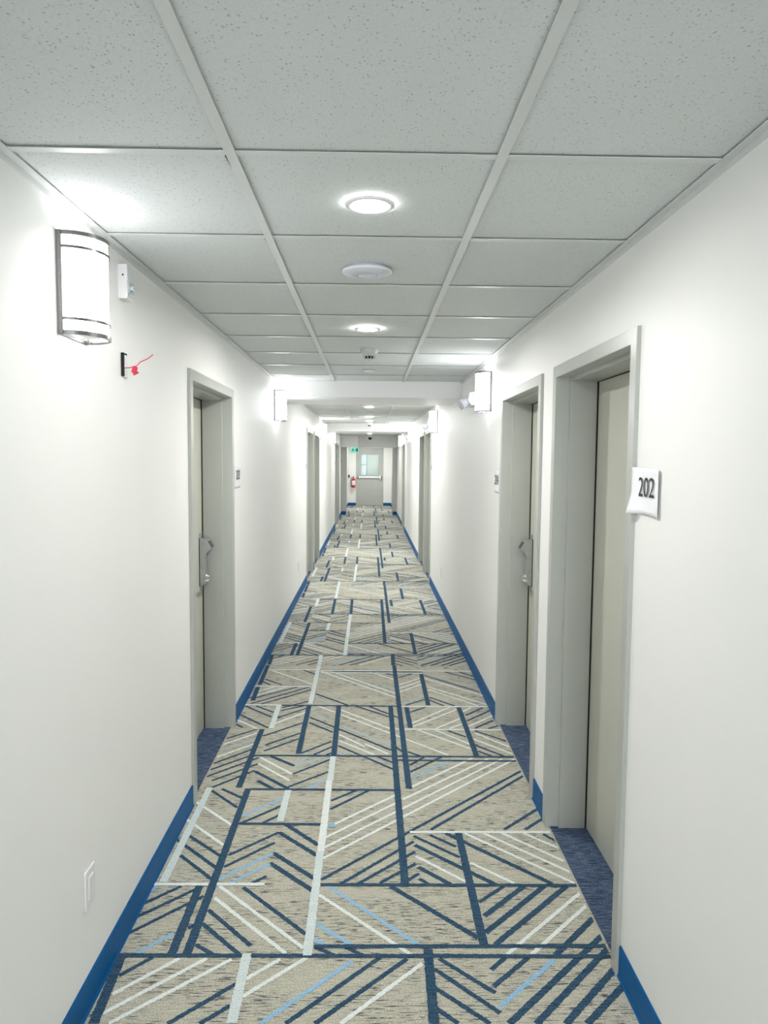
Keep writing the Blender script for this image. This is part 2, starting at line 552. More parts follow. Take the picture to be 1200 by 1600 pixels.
# ------------------------------------------------------------------ floor with its woven pattern
def build_floor():
    mb = MB()
    mats = [C_BASE, C_NAVY, C_WHITE, C_PALE, C_BLUE, C_SLATE, C_HEATHER]
    mi = {'N': 1, 'W': 2, 'P': 3, 'B': 4, 'C': 5}
    lay = {'dN': .0006, 'DN': .0006, 'dC': .0009, 'dB': .0009, 'dW': .0012, 'hN': .0018, 'hW': .0018, 'lN': .0024, 'lB': .0030, 'lW': .0030, 'lP': .0030}
    wid = {'d': .0165, 'D': .022, 'h': .0185, 'l': .031}
    mb.poly([(-1.3, YB-.2, 0), (1.3, YB-.2, 0), (1.3, YE+2.6, 0), (-1.3, YE+2.6, 0)], 0)
    rnd = random.Random(3)
    data = []
    for ln in STROKES.strip().split('\n'):
        k, a, b_, c, d = ln.split(); data.append((k, float(a), float(b_), float(c), float(d)))
    for rep in range(-2, 8):
        off = rep*PERIOD
        for si, (k, x1, y1, x2, y2) in enumerate(data):
            p = Vector((x1, y1+off)); q = Vector((x2, y2+off))
            if p.y > YE-.02 and q.y > YE-.02: continue
            if p.y < YB and q.y < YB: continue
            L = (q-p).length
            if L < 1e-3: continue
            w = wid[k[0]]*.5
            if k[1] in 'WB' and k[0] == 'd': w *= .9
            z = lay[k] + si*2e-6
            lo, hi = XL, XR
            if min(p.y, q.y) > Y3a: lo, hi = NARL, NARR
            step = .007 if rep == 0 else (.03 if rep == 1 else 10)
            jit = .0014 if rep == 0 else (.001 if rep == 1 else 0)
            n = max(1, min(400, int(L/step)))
            d = (q-p)/L; s = Vector((-d.y, d.x))
            rows = []
            for i in range(n+1):
                c = p + (q-p)*i/n
                row = []
                for sg in (-1, 1):
                    e = c + s*(w + rnd.uniform(-jit, jit))*sg
                    row.append((max(lo, min(hi, e.x)), min(e.y, YE-.01), z))
                rows.append(row)
            m = mi[k[1]]
            for i in range(n):
                a, b_ = rows[i]; c, e = rows[i+1]
                if (abs(a[0]-c[0]) < 1e-5 and abs(b_[0]-e[0]) < 1e-5 and abs(a[0]-b_[0]) < 1e-5): continue
                if abs(a[1]-c[1]) < 1e-6 and abs(a[0]-c[0]) < 1e-6: continue
                mb.poly([a, c, e, b_], m)
    # plain navy heather inlay in every doorway
    for lst, x0, x1 in ((DOORS_L, XL-.6, XL-.008), (DOORS_R, XR+.008, XR+.6)):
        for (a, b_) in lst:
            mb.poly([(x0, a+.03, .003), (x1, a+.03, .003), (x1, b_-.03, .003), (x0, b_-.03, .003)], 6)
    # all faces must look up
    for f in mb.bm.faces:
        f.normal_update()
        if f.normal.z < 0: f.normal_flip()
    return tag(mb.build('floor', mats, recalc=False), 'patterned taupe, navy and white corridor carpet', 'floor', kind='structure')
build_floor()

# ------------------------------------------------------------------ walls
def wall(name, X, s, doors, label):
    """s = +1: the wall lies on the +x side of its face"""
    mb = MB(); T = .30
    ys = YB
    for (a, b_) in doors:
        a += .02; b_ -= .02
        mb.box((X, ys, 0), (X+s*T, a, HC+.05))
        mb.box((X, a, DTOP-.02), (X+s*T, b_, HC+.05))
        ys = b_
    mb.box((X, ys, 0), (X+s*T, Y3a+.1, HC+.05))
    return tag(mb.build(name, M['wall']), label, 'wall', kind='structure')
wall('wall_left', XL, -1, DOORS_L, 'long off-white left corridor wall with recessed doors')
wall('wall_right', XR, 1, DOORS_R, 'long off-white right corridor wall with recessed doors')
mb = MB()
mb.box((NARL, Y3b, 0), (NARL-.2, YE, HC)); tag(mb.build('wall_left_far', M['wall']), 'short off-white left wall just before the exit door', 'wall', kind='structure')
mb = MB()
mb.box((NARR, Y3b, 0), (NARR+.2, YE, HC)); tag(mb.build('wall_right_far', M['wall']), 'short off-white right wall just before the exit door', 'wall', kind='structure')
# end wall with door opening
EDX0, EDX1 = -0.478, 0.492
mb = MB()
mb.box((-1.2, YE, 0), (EDX0+.02, YE+.2, HC+.05)); mb.box((EDX1-.02, YE, 0), (1.2, YE+.2, HC+.05))
mb.box((EDX0+.02, YE, DTOP-.02), (EDX1-.02, YE+.2, HC+.05))
tag(mb.build('wall_end', M['wall']), 'cream end wall around the exit door', 'wall', kind='structure')
mb = MB(); mb.box((-1.3, YB, 0), (1.3, YB-.1, HC+.05)); tag(mb.build('wall_back', M['wall']), 'plain off-white wall closing the corridor behind the viewer', 'wall', kind='structure')

# piers and grey panels either side at the narrowing
for nm, xa, xb, side in (('left', XL-.01, PIERL, -1), ('right', PIERR, XR+.01, 1)):
    mb = MB(); mb.box((xa, Y3a+.002, 0), (xb, Y3b-.002, Z3))
    tag(mb.build('wall_pier_'+nm, M['wall']), 'shallow wall pier narrowing the far end of the corridor on the '+nm, 'wall', kind='structure')
    mb = MB()
    a, b_ = (XL+.012, PIERL+.012) if side < 0 else (PIERR-.012, XR-.012)
    mb.box((a, Y3a-.03, .105), (b_, Y3a-.002, Z3-.002), bev=.003, seg=1)
    if side < 0: mb.box((PIERL, Y3a-.005, .105), (PIERL+.012, Y3b, Z3-.002))
    else: mb.box((PIERR-.012, Y3a-.005, .105), (PIERR, Y3b, Z3-.002))
    o = tag(mb.build('trim_1' if side < 0 else 'trim_2', M['frame']), 'grey steel frame panel on the '+nm+' pier near the exit', 'trim', kind='structure')
    h = MB()
    for z in (1.72, 1.05, .35):
        xx = a+.012 if side < 0 else b_-.012
        h.box((xx-.01, Y3a-.045, z-.06), (xx+.01, Y3a-.03, z+.06))
    hh = h.build('hinge', M['lock_metal'], o)

# ------------------------------------------------------------------ bulkheads
def bulk(n, y0, y1, z, label):
    mb = MB(); mb.box((XL-.02, y0, z), (XR+.02, y1, HC+.05), bev=.004, seg=2)
    return tag(mb.build('trim_%d' % n, M['white_paint']), label, 'bulkhead', kind='structure')
bulk(3, Y1a, Y1b, Z1, 'white dropped bulkhead nearest the viewer')
bulk(4, Y2a, Y2b, Z2, 'white dropped bulkhead halfway down the corridor')
bulk(5, Y3a, Y3b, Z3, 'white dropped bulkhead just before the exit door')
mb = MB(); mb.box((XL, 20.86, Z3), (-.328, Y3a, HC)); tag(mb.build('trim_6', M['white_paint']), 'white boxed soffit in the upper left corner above the exit sign', 'soffit', kind='structure')

# ------------------------------------------------------------------ ceiling tiles and grid
SEC = [(YB, Y1a, TY0), (Y1b, Y2a, Y1b+.30), (Y2b, Y3a, Y2b+.4), (Y3b, YE, Y3b+.3)]
mb = MB(); g = MB()
tz = HC
FW = .0125
for si, (ya, yb, y0) in enumerate(SEC):
    rows = []
    y = y0 - math.ceil((y0-ya)/.61)*.61
    while y < yb:
        rows.append((max(y, ya), min(y+.61, yb))); y += .61
    xs = [XL, TEE[0], TEE[1], XR]
    for (a, b_) in rows:
        if b_-a < .02: continue
        for c in range(3):
            dz = random.uniform(0, .0012)
            x0, x1 = xs[c], xs[c+1]
            z = tz+.0035+dz
            gap = .006
            px0, px1 = (x0 if c == 0 else x0+.004), (x1 if c == 2 else x1-.004)
            pts = [(px0, a+.003, z), (px1, a+.003, z), (px1, b_-.003, z), (px0, b_-.003, z)]
            if si == 0 and c == 0 and (abs(a-TY0) < .01 or abs(a-TY0-.61) < .01):
                # this tile sits crooked and leaves a dark slit beside the tee
                pts = [(px0, a+.003, z), (px1-.0145, a+.003, z), (px1-.0145, a+.028, z), (px1-.007, a+.2, z), (px1, b_-.003, z), (px0, b_-.003, z)]
            mb.extrude_poly(pts, (0, 0, .002 if len(pts) > 4 else .015), 0)
    # plenum above
    mb.box((XL-.02, ya-.02, HC+.12), (XR+.02, yb+.02, HC+.14), 1)
    for x in TEE:
        g.box((x-FW, ya, HC-.0030), (x+FW, yb, HC-.0002), bev=.0006, seg=1)
        g.box((x-.001, ya, HC-.0005), (x+.001, yb, HC+.03))
    for (a, b_) in rows:
        if a > ya+.02:
            for c in range(3):
                g.box((xs[c], a-FW, HC-.0018), (xs[c+1], a+FW, HC-.0001), bev=.0005, seg=1)
    g.box((XL, ya, HC-.0028), (XL+.022, yb, HC-.0003)); g.box((XL, ya, HC-.018), (XL+.0015, yb, HC-.002))
    g.box((XR, ya, HC-.0028), (XR-.022, yb, HC-.0003)); g.box((XR, ya, HC-.018), (XR-.0015, yb, HC-.002))
tag(mb.build('ceiling', [M['tile'], M['gap']]), 'suspended ceiling of pitted off-white acoustic tiles', 'ceiling', kind='structure')
tag(g.build('trim_7', M['grid']), 'pale grey metal ceiling grid and wall angles', 'ceiling grid', kind='structure')

# ------------------------------------------------------------------ baseboards
def base_run(name, X, s, spans, label):
    mb = MB(); t = .006; h = .102
    for (a, b_) in spans:
        prof = [(0, 0), (.011, 0), (.007, .008), (t, .02), (t, h-.006), (t-.003, h), (0, h)]
        pts = [(X - s*d, a, z) for (d, z) in prof]
        mb.extrude_poly(pts, (0, b_-a, 0))
    return tag(mb.build(name, M['base']), label, 'baseboard', kind='structure')
def spans(doors, y0, y1):
    out = []; y = y0
    for (a, b_) in doors: out.append((y, a-.001)); y = b_+.001
    out.append((y, y1)); return out
base_run('baseboard_left', XL, -1, spans(DOORS_L, YB, Y3a), 'royal blue rubber baseboard along the left wall')
base_run('baseboard_right', XR, 1, spans(DOORS_R, YB, Y3a), 'royal blue rubber baseboard along the right wall')
base_run('baseboard_left_far', NARL, -1, [(Y3b, YE)], 'blue baseboard on the left wall beside the exit door')
base_run('baseboard_right_far', NARR, 1, [(Y3b, YE)], 'blue baseboard on the right wall beside the exit door')
mb = MB()
mb.box((NARL, YE-.006, 0), (EDX0, YE, .102)); mb.box((EDX1, YE-.006, 0), (NARR, YE, .102))
mb.box((XL, Y3a-.008, 0), (PIERL, Y3a, .104)); mb.box((PIERR, Y3a-.008, 0), (XR, Y3a, .104))
tag(mb.build('baseboard_end', M['base']), 'dark blue baseboard on the piers and end wall', 'baseboard', kind='structure')

# ------------------------------------------------------------------ doors
def frame_profile_sweep(mb, prof, a, b_, zt, sx, X):
    """prof: (inset toward opening, projection into corridor); swept round jamb - head - jamb with mitres"""
    ring = []
    for (o, d) in prof:
        ring.append([(X+sx*d, a+o, 0), (X+sx*d, a+o, zt-o), (X+sx*d, b_-o, zt-o), (X+sx*d, b_-o, 0)])
    for i in range(len(ring)-1):
        for k in range(3):
            mb.poly([ring[i][k], ring[i][k+1], ring[i+1][k+1], ring[i+1][k]])

def make_lock(parent, yc, zc, sx, X, lever_dir):
    """tall hotel card lock on the leaf face X; sx = into corridor"""
    P = lambda n, u, z: (X+sx*n, yc+u, zc+z)
    w = .031
    prof = [(0, -.135), (.022, -.135), (.032, -.125), (.034, -.06), (.032, .02), (.036, .055), (.070, .080), (.076, .088), (.047, .136), (.036, .142), (0, .142)]
    mb = MB()
    mb.extrude_poly([P(n, -w, z) for (n, z) in prof], (0, 2*w, 0))
    bmesh.ops.bevel(mb.bm, geom=[e for e in mb.bm.edges], offset=.004, segments=2, affect='EDGES')
    mb.box(P(0, -.029, .142), P(.006, .029, .172), bev=.001, seg=1)
    mb.box(P(0, -.029, -.165), P(.006, .029, -.135), bev=.001, seg=1)
    lock = mb.build('card_lock', M['lock_metal'], parent)
    # card reader window on the sloping head
    r = MB()
    a = Vector((.0755, .0885)); b_ = Vector((.0480, .1345)); d = (b_-a); nn = Vector((d.y, -d.x)).normalized()
    if nn.x < 0: nn = -nn
    pa, pb = a+d*.04, a+d*.84
    pts = []
    for (q, off) in ((pa, -.001), (pb, -.001), (pb, .0022), (pa, .0022)):
        qq = q+nn*off; pts.append(P(qq.x, -.0275, qq.y))
    r.extrude_poly(pts, (0, .055, 0)); r.build('card_reader', M['reader'], lock)
    gk = MB(); gk.box(P(-.001, -w-.004, -.139), P(.0035, w+.004, .146)); gk.build('gasket', M['black'], lock)  # black plate stands in for the shadow line around the lock body
    # lever
    l = MB()
    zl = -.088
    l.lathe([(0, .030), (.021, .030), (.021, .038), (.013, .042), (.012, .062), (0, .062)], 24)
    for v in l.bm.verts: v.co = Vector(P(v.co.z, v.co.x, zl+v.co.y))
    pth = [P(.050, 0, zl), P(.060, lever_dir*.006, zl), P(.062, lever_dir*.03, zl), P(.062, lever_dir*.075, zl-.001), P(.060, lever_dir*.108, zl-.002), P(.052, lever_dir*.118, zl-.002)]
    l.tube(pth, [.011, .011, .010, .009, .009, .008], 12)
    l.build('lever_handle', M['chrome'], lock)
    return lock

def make_door(num, side, a, b_, lock_far, label):
    X = XL if side < 0 else XR
    sx = 1 if side < 0 else -1          # into the corridor
    yc = (a+b_)/2
    root = empty('door_%d' % num, (X, yc, 0)); tag(root, label, 'door', kind='structure')
    la, lb = a-yc, b_-yc
    prof = [(0, -.002), (0, .012), (.002, .014), (.048, .014), (.050, .012), (.050, -.045), (.0655, -.045), (.0665, -.046), (.0665, -REC+.004), (.050, -REC+.004), (.050, -REC-.05)]
    mb = MB(); frame_profile_sweep(mb, prof, la, lb, DTOP, sx, 0)
    mb.build('door_frame', M['frame'], root)
    lf = MB()
    lf.box((-sx*(REC+.002), la+.052, .006), (-sx*(REC+.047), lb-.052, DTOP-.052), bev=.0015, seg=1)
    leaf = lf.build('door_leaf', M['leaf'], root)
    sl = MB(); e = .0665; q0, q1 = -sx*(REC+.0025), -sx*(REC-.0045)
    sl.box((q0, la+e-.001, .004), (q1, la+e+.0035, DTOP-e)); sl.box((q0, lb-e+.001, .004), (q1, lb-e-.0035, DTOP-e)); sl.box((q0, la+e, DTOP-e-.0025), (q1, lb-e, DTOP-e+.001))
    sl.build('door_seal', M['gap'], root)  # black strip drawn as the shadow gap between leaf and stop
    gp = MB(); gp.box((-sx*(REC+.049), la+.0, 0), (-sx*(REC+.06), lb, DTOP)); gp.build('backing', M['gap'], root)
    # hinges on the edge opposite the lock
    yl = (lb-.117) if lock_far else (la+.117)
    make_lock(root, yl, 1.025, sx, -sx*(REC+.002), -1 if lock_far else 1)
    vw = MB()
    vw.lathe([(0, .004), (.006, .004), (.009, .002), (.009, 0)], 16, axis='X')
    for v in vw.bm.verts: v.co = Vector((-sx*(REC+.002)+sx*v.co.x, v.co.y, 1.52+v.co.z))
    vw.build('peephole', M['nickel'], root)
    return root
dl = ['grey recessed door nearest on the left with a satin card lock', 'grey recessed door on the left just past the second wall lamp', 'grey recessed door on the left right behind the previous pair member, before the third wall lamp',
      'far left grey door, nearer of the last two before the exit sign', 'far left grey door closest to the exit sign']
dl[2] = 'further door of the paired grey doors midway on the left wall'
dl[1] = 'nearer door of the paired grey doors midway on the left wall'
dr = ['nearest grey recessed door on the right beside the 202 paper sign', 'second grey recessed door on the right with a satin card lock', 'nearer door of the paired grey doors midway on the right wall',
      'further door of the paired grey doors midway on the right wall', 'grey door far down on the right before the exit']
n = 1
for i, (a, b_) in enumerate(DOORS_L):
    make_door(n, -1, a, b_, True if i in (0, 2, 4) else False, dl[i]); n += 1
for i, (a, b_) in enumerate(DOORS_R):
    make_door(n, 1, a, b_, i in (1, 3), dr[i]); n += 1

# ---- exit door at the end
def end_door(num):
    root = empty('door_%d' % num, ((EDX0+EDX1)/2, YE, 0)); tag(root, 'grey steel exit door with glass pane and push bar at the far end', 'door', kind='structure')
    cx = (EDX0+EDX1)/2
    a, b_ = EDX0-cx, EDX1-cx
    mb = MB()
    prof = [(0, -.001), (0, .014), (.05, .014), (.05, -.03), (.066, -.03), (.066, -.14)]
    ring = []
    for (o, d) in prof:
        ring.append([(a+o, -d, 0), (a+o, -d, DTOP-o), (b_-o, -d, DTOP-o), (b_-o, -d, 0)])
    for i in range(len(ring)-1):
        for k in range(3): mb.poly([ring[i][k], ring[i][k+1], ring[i+1][k+1], ring[i+1][k]])
    mb.build('door_frame', M['frame'], root)
    x0, x1, z0, z1 = a+.052, b_-.052, .006, DTOP-.052
    wx0, wx1, wz0, wz1 = -.285-cx, .315-cx, 1.09, 1.80
    mb = MB()
    ya, yb = -.012, .032
    mb.box((x0, ya, z0), (x1, yb, wz0)); mb.box((x0, ya, wz1), (x1, yb, z1))
    mb.box((x0, ya, wz0), (wx0, yb, wz1)); mb.box((wx1, ya, wz0), (x1, yb, wz1))
    leaf = mb.build('door_leaf', M['frame'], root)
    mb = MB()
    for (p, q) in (((wx0-.03, -.02, wz0-.03), (wx1+.03, -.012, wz0)), ((wx0-.03, -.02, wz1), (wx1+.03, -.012, wz1+.03)), ((wx0-.03, -.02, wz0), (wx0, -.012, wz1)), ((wx1, -.02, wz0), (wx1+.03, -.012, wz1))):
        mb.box(p, q)
    mb.build('pane_frame', M['frame'], root)
    mb = MB(); mb.box((wx0, .006, wz0), (wx1, .012, wz1)); mb.build('pane', M['glass'], root)
    mb = MB()
    mb.box((a+.07, -.07, .985), (b_-.10, -.03, 1.035), bev=.004)
    mb.box((a+.06, -.075, .975), (a+.085, -.012, 1.045), 1, bev=.003)
    bar = mb.build('push_bar', [M['panic'], M['black']], root)
    mb = MB(); mb.box((b_-.13, -.08, .93), (b_-.085, -.012, 1.08), 0, bev=.006); mb.box((b_-.082, -.07, .92), (b_-.068, -.012, 1.07), 1)
    mb.build('latch_case', [M['plastic'], M['black']], bar)
    mb = MB(); mb.box((b_-.14, -.07, 1.93), (b_-.03, -.012, 1.985), bev=.004); mb.tube([(b_-.08, -.05, 1.985), (b_-.25, -.10, 1.995), (b_-.36, -.03, 1.998)], .008)
    mb.build('door_closer', M['plastic_grey'], root)
    return root
end_door(11)
# stairwell behind the pane
mb = MB()
Y5 = YE+2.4
mb.box((-1.2, Y5, 0), (1.2, Y5+.1, 2.6)); mb.box((-1.25, YE+.2, 0), (-1.2, Y5, 2.6)); mb.box((1.2, YE+.2, 0), (1.25, Y5, 2.6)); mb.box((-1.25, YE+.2, 2.5), (1.25, Y5, 2.6))
tag(mb.build('wall_stairwell', M['wall']), 'pale walls of the stairwell seen through the exit door pane', 'wall', kind='structure')
mb = MB()
mb.box((-.42, Y5-.03, .9), (-.13, Y5-.002, 2.0), 0)
w = tag(mb.build('window_1', M['daylit']), 'narrow daylit stairwell window seen through the exit door pane', 'window', kind='structure')
mb = MB()
for (p, q) in (((-.45, Y5-.05, .87), (-.12, Y5-.03, .9)), ((-.45, Y5-.05, 2.0), (-.12, Y5-.03, 2.03)), ((-.45, Y5-.05, .9), (-.42, Y5-.03, 2.0)), ((-.13, Y5-.05, .9), (-.1, Y5-.03, 2.0)), ((-.42, Y5-.05, 1.42), (-.13, Y5-.03, 1.45))): mb.box(p, q)
mb.build('window_frame', M['frame'], w)

# ------------------------------------------------------------------ wall lamps
def make_sconce():
    """local: wall plane x=0, projects to +x, centred on y, z from 0 (bottom) to .26"""
    R = empty('wall_lamp', (0, 0, 0))
    H, W, D = .262, .098, .102
    def arc(k, n, r=1.0, off=0):
        a = -PI/2 + PI*k/n
        return ((D-.012)*math.cos(a)*r + .012 + off*math.cos(a), W*math.sin(a)*r + off*math.sin(a))
    def ell(n, off, a0=-PI/2, a1=PI/2):
        out = []
        for k in range(n+1):
            a = a0+(a1-a0)*k/n
            out.append((.012 + (D-.018+off)*math.cos(a), (W-.008+off)*math.sin(a)))
        return out
    N = 28
    # back plate with side flanges
    mb = MB()
    mb.box((0, -W, -.004), (.004, W, H+.004))
    for s in (-1, 1): mb.box((0, s*W, -.004), (.014, s*(W-.009), H+.004), bev=.001, seg=1)
    mb.build('back_plate', M['nickel'], R)
    # glowing shade
    mb = MB()
    o = ell(N, 0)
    for i in range(N):
        mb.poly([(o[i][0], o[i][1], .004), (o[i+1][0], o[i+1][1], .004), (o[i+1][0], o[i+1][1], H-.004), (o[i][0], o[i][1], H-.004)], 0, True)
    mb.build('shade', M['shade'], R, recalc=True)
    # bottom diffuser seen from below
    mb = MB(); o2 = ell(N, -.012)
    mb.poly([(p[0], p[1], .010) for p in o2]); mb.build('bottom_diffuser', M['shade_end'], R)
    # metal bands
    for (z0, z1, off) in ((-.004, .007, .005), (.034, .041, .0045), (H-.041, H-.034, .0045), (H-.007, H+.004, .005)):
        mb = MB()
        oo = ell(N, off); ii = ell(N, off-.008)
        for i in range(N):
            A, B, C_, D_ = oo[i], oo[i+1], ii[i+1], ii[i]
            mb.poly([(A[0], A[1], z0), (B[0], B[1], z0), (B[0], B[1], z1), (A[0], A[1], z1)], 0, True)
            mb.poly([(D_[0], D_[1], z0), (C_[0], C_[1], z0), (B[0], B[1], z0), (A[0], A[1], z0)])
            mb.poly([(D_[0], D_[1], z1), (C_[0], C_[1], z1), (B[0], B[1], z1), (A[0], A[1], z1)])
        mb.build('band', M['nickel'], R)
    mb = MB(); mb.lathe([(0, -.012), (.006, -.010), (.007, -.004), (.004, 0)], 14, origin=(.03, 0, 0)); mb.build('finial', M['chrome'], R)
    return R
proto = make_sconce()
SL = [(2.05, 'left wall lamp nearest the viewer, above the red wire'), (6.375, 'left wall lamp just before the first bulkhead'),
      (12.33, 'left wall lamp just before the second bulkhead'), (15.4, 'farthest lamp on the left wall')]
SR = [(4.93, 'right wall lamp just past the second door, before the first bulkhead'), (8.75, 'right wall lamp just behind the first bulkhead'),
      (13.5, 'right wall lamp just before the second bulkhead'), (17.9, 'farthest lamp on the right wall, near the exit')]
first = True
LAMPS = []
for side, lst in ((-1, SL), (1, SR)):
    for (y, lab) in lst:
        o = proto if first else copy_tree(proto)
        first = False
        o.location = (XL if side < 0 else XR, y, 1.968)
        if side > 0: o.rotation_euler = (0, 0, PI)
        tag(o, 'glowing half-cylinder nickel '+lab, 'wall lamp', 'half-cylinder wall lamps along the corridor')
        if y > 3: relight(o, 'shade', M['shade_bright'])
        LAMPS.append((side, y))
# added fill lamp of the same kind, unseen behind the viewer
for side, y in ((-1, -2.6),):
    o = copy_tree(proto); o.location = (XL if side < 0 else XR, y, 1.968); o.rotation_euler = (0, 0, PI if side > 0 else 0)
    tag(o, 'half-cylinder nickel lamp on the %s wall behind the viewer' % ('right' if side > 0 else 'left'), 'wall lamp', 'half-cylinder wall lamps along the corridor')
    LAMPS.append((side, y))
UP = 0.25
for i, (side, y) in enumerate(LAMPS):
    for (z, e) in ((1.968+.235, UP), (1.968+.03, UP*.25)):
        l = bpy.data.lights.new('bulb', 'POINT'); l.energy = e; l.shadow_soft_size = .012; l.color = (1, .985, .96)
        lo = bpy.data.objects.new('lamp_bulb', l); COL.objects.link(lo)
        lo.location = ((XL+.055) if side < 0 else (XR-.055), y, z)

# ------------------------------------------------------------------ downlights
def make_down():
    R = empty('recessed_downlight', (0, 0, HC))
    mb = MB(); mb.lathe([(.067, .0), (.0665, -.003), (.062, -.0065), (.052, -.006), (.047, -.002), (.045, .0)], 40); mb.build('trim_ring', M['plastic'], R)
    mb = MB(); mb.disc(.0465, -.0012, 40, up=False); mb.build('lens', M['down'], R, recalc=False)
    return R
pd = make_down()
DL = [(-.004, 1.99, 'lit round recessed downlight nearest the viewer'), (-.016, 3.84, 'second lit recessed downlight, beyond the domed access point'),
      (-.009, 8.2, 'recessed downlight hidden right behind the first bulkhead'), (-.009, 9.5, 'small lit downlight just past the first bulkhead'), (-.009, 11.7, 'small lit downlight between the first and second bulkheads'),  # the hidden entry is an added fill light
      (-.009, 16.6, 'small lit downlight past the second bulkhead'), (-.01, 12.95, 'small lit downlight just before the second bulkhead'),  # the one past the second bulkhead is added to brighten the far stretch
      (0, 19.2, 'recessed downlight hidden behind the second bulkhead, nearer the exit'), (0, 22.6, 'small lit downlight just past the third bulkhead'), (0, 24.4, 'small lit downlight above the exit door'),  # all added as fill for the far end, out of view
      (0, -2.2, 'recessed downlight behind the viewer')]  # added fill for the near end, out of view
for i, (x, y, lab) in enumerate(DL):
    o = pd if i == 0 else copy_tree(pd)
    o.location = (x, y, HC); tag(o, lab, 'ceiling light', 'recessed ceiling downlights')
    if y > 3: relight(o, 'lens', M['down_bright'])

# ------------------------------------------------------------------ ceiling devices
R = empty('wireless_access_point', (-.013, 2.656, HC+.004)); tag(R, 'cool white domed disc device on the ceiling behind the nearest downlight', 'access point')
mb = MB(); mb.lathe([(.070, 0), (.070, -.004), (.090, -.010), (.0905, -.013), (.086, -.018), (.062, -.0255), (.036, -.029), (.0352, -.0262), (.033, -.0262), (.0322, -.0295), (0, -.0315)], 64, mis=[0,0,1,1,0,0,0,2,0,0])
mb.build('dome', [M['plastic_lilac'], M['plastic'], M['black']], R)

R = empty('heat_detector', (-.006, 4.56, HC+.004)); tag(R, 'pale grey cone-shaped heat detector on the ceiling past the second downlight', 'heat detector')
mb = MB(); mb.lathe([(.056, 0), (.056, -.012), (.052, -.026), (.040, -.043), (.036, -.046), (0, -.046)], 40); mb.build('detector_base', M['plastic_grey'], R)
mb = MB(); mb.lathe([(.030, -.046), (.028, -.060), (0, -.062)], 32); mb.build('sensor_cage', M['black'], R)
mb = MB()
for k in range(10):
    a = 2*PI*k/10
    mb.tube([(.035*math.cos(a), .035*math.sin(a), -.045), (.030*math.cos(a), .030*math.sin(a), -.064)], .0028, 6)
mb.lathe([(.031, -.062), (.031, -.067), (.0, -.069)], 24)
mb.build('cage_rib', M['plastic_grey'], R)

mb = MB(); mb.lathe([(.046, 0), (.046, -.003), (.043, -.0045), (0, -.005)], 32)
tag(mb.build('sprinkler_cover', M['plastic'], loc=(-.007, 5.62, HC)), 'flat round white sprinkler cover plate on the ceiling before the first bulkhead', 'sprinkler')

R = empty('smoke_detector', (-.01, 13.45, HC+.004)); tag(R, 'small white detector with dark tip before the second bulkhead', 'smoke detector')
mb = MB(); mb.lathe([(.062, 0), (.062, -.015), (.05, -.045), (.034, -.055), (0, -.055)], 32); mb.build('detector_base', M['plastic'], R)
mb = MB(); mb.lathe([(.028, -.055), (.026, -.07), (0, -.072)], 24); mb.build('sensor_cage', M['black'], R)

R = empty('dome_camera', (.012, 20.6, HC+.004)); tag(R, 'black dome security camera hanging from the far ceiling', 'security camera')
mb = MB(); mb.lathe([(.07, 0), (.07, -.05), (.066, -.06), (0, -.06)], 32); mb.build('camera_base', M['plastic'], R)
mb = MB(); mb.lathe([(.055, -.06), (.055, -.075), (.048, -.105), (.03, -.127), (0, -.135)], 32); mb.build('camera_dome', M['black'], R)
mb = MB(); mb.box((-.13, 20.72, HC-.09), (-.22, 20.78, HC+.005), bev=.006)
tag(mb.build('motion_sensor', M['plastic']), 'small white box sensor on the ceiling left of the dome camera', 'sensor')

# ------------------------------------------------------------------ things on the left wall
R = empty('strobe_alarm', (XL, 2.458, 2.215)); tag(R, 'small white wall strobe alarm with faceted clear lens beside the nearest lamp', 'alarm')
mb = MB(); mb.box((-.004, -.033, -.055), (.030, .033, .056), bev=.004); mb.build('housing', M['plastic'], R)
mb = MB(); mb.box((.029, -.026, -.040), (.034, .026, .002), bev=.002, seg=1)
t = bmesh.new(); bmesh.ops.create_icosphere(t, subdivisions=1, radius=.012); t.transform(Matrix.Translation((.036, 0, -.018)) @ Matrix.Diagonal((.8, 1.1, 1.1, 1))); mb.add(t)
mb.build('strobe_lens', M['lens_clear'], R)
mb = MB(); mb.lathe([(0, -.001), (.003, -.001), (.003, .001)], 10, axis='Y', origin=(.016, -.033, .020)); mb.build('screw', M['black'], R)

R = empty('wall_opening_box', (XL, 2.465, 1.945)); tag(R, 'open junction box in the left wall with a dark gap under the nearest lamp', 'junction box')
mb = MB(); mb.box((-.001, -.010, -.040), (.006, .024, .040), bev=.002, seg=1); mb.build('cover_strip', M['plastic'], R)
mb = MB(); mb.box((0, -.026, -.036), (.0065, -.010, .040)); mb.box((0, -.026, .036), (.008, .012, .041)); mb.build('dark_slot', M['gap'], R)
R = empty('red_wire', (XL, 2.462, 1.937)); tag(R, 'red wire with a red clip sticking out of the open box on the left wall', 'wire')
mb = MB(); mb.tube([(.004, -.004, 0), (.018, -.003, .001), (.032, 0, .004), (.046, .002, .010), (.056, .004, .022), (.068, .004, .027), (.082, .005, .034), (.098, .006, .047)], .0016, 8); mb.build('strand', M['red_wire'], R)
mb = MB()
t = bmesh.new(); bmesh.ops.create_cube(t, size=1); bmesh.ops.bevel(t, geom=t.edges[:], offset=.12, segments=2, affect='EDGES')
t.transform(Matrix.Translation((.037, .001, -.005)) @ Matrix.Rotation(.25, 4, 'Y') @ Matrix.Diagonal((.015, .013, .024, 1))); mb.add(t)
t = bmesh.new(); bmesh.ops.create_cube(t, size=1); t.transform(Matrix.Translation((.041, .001, -.017)) @ Matrix.Rotation(-.5, 4, 'Y') @ Matrix.Diagonal((.018, .012, .004, 1))); mb.add(t)
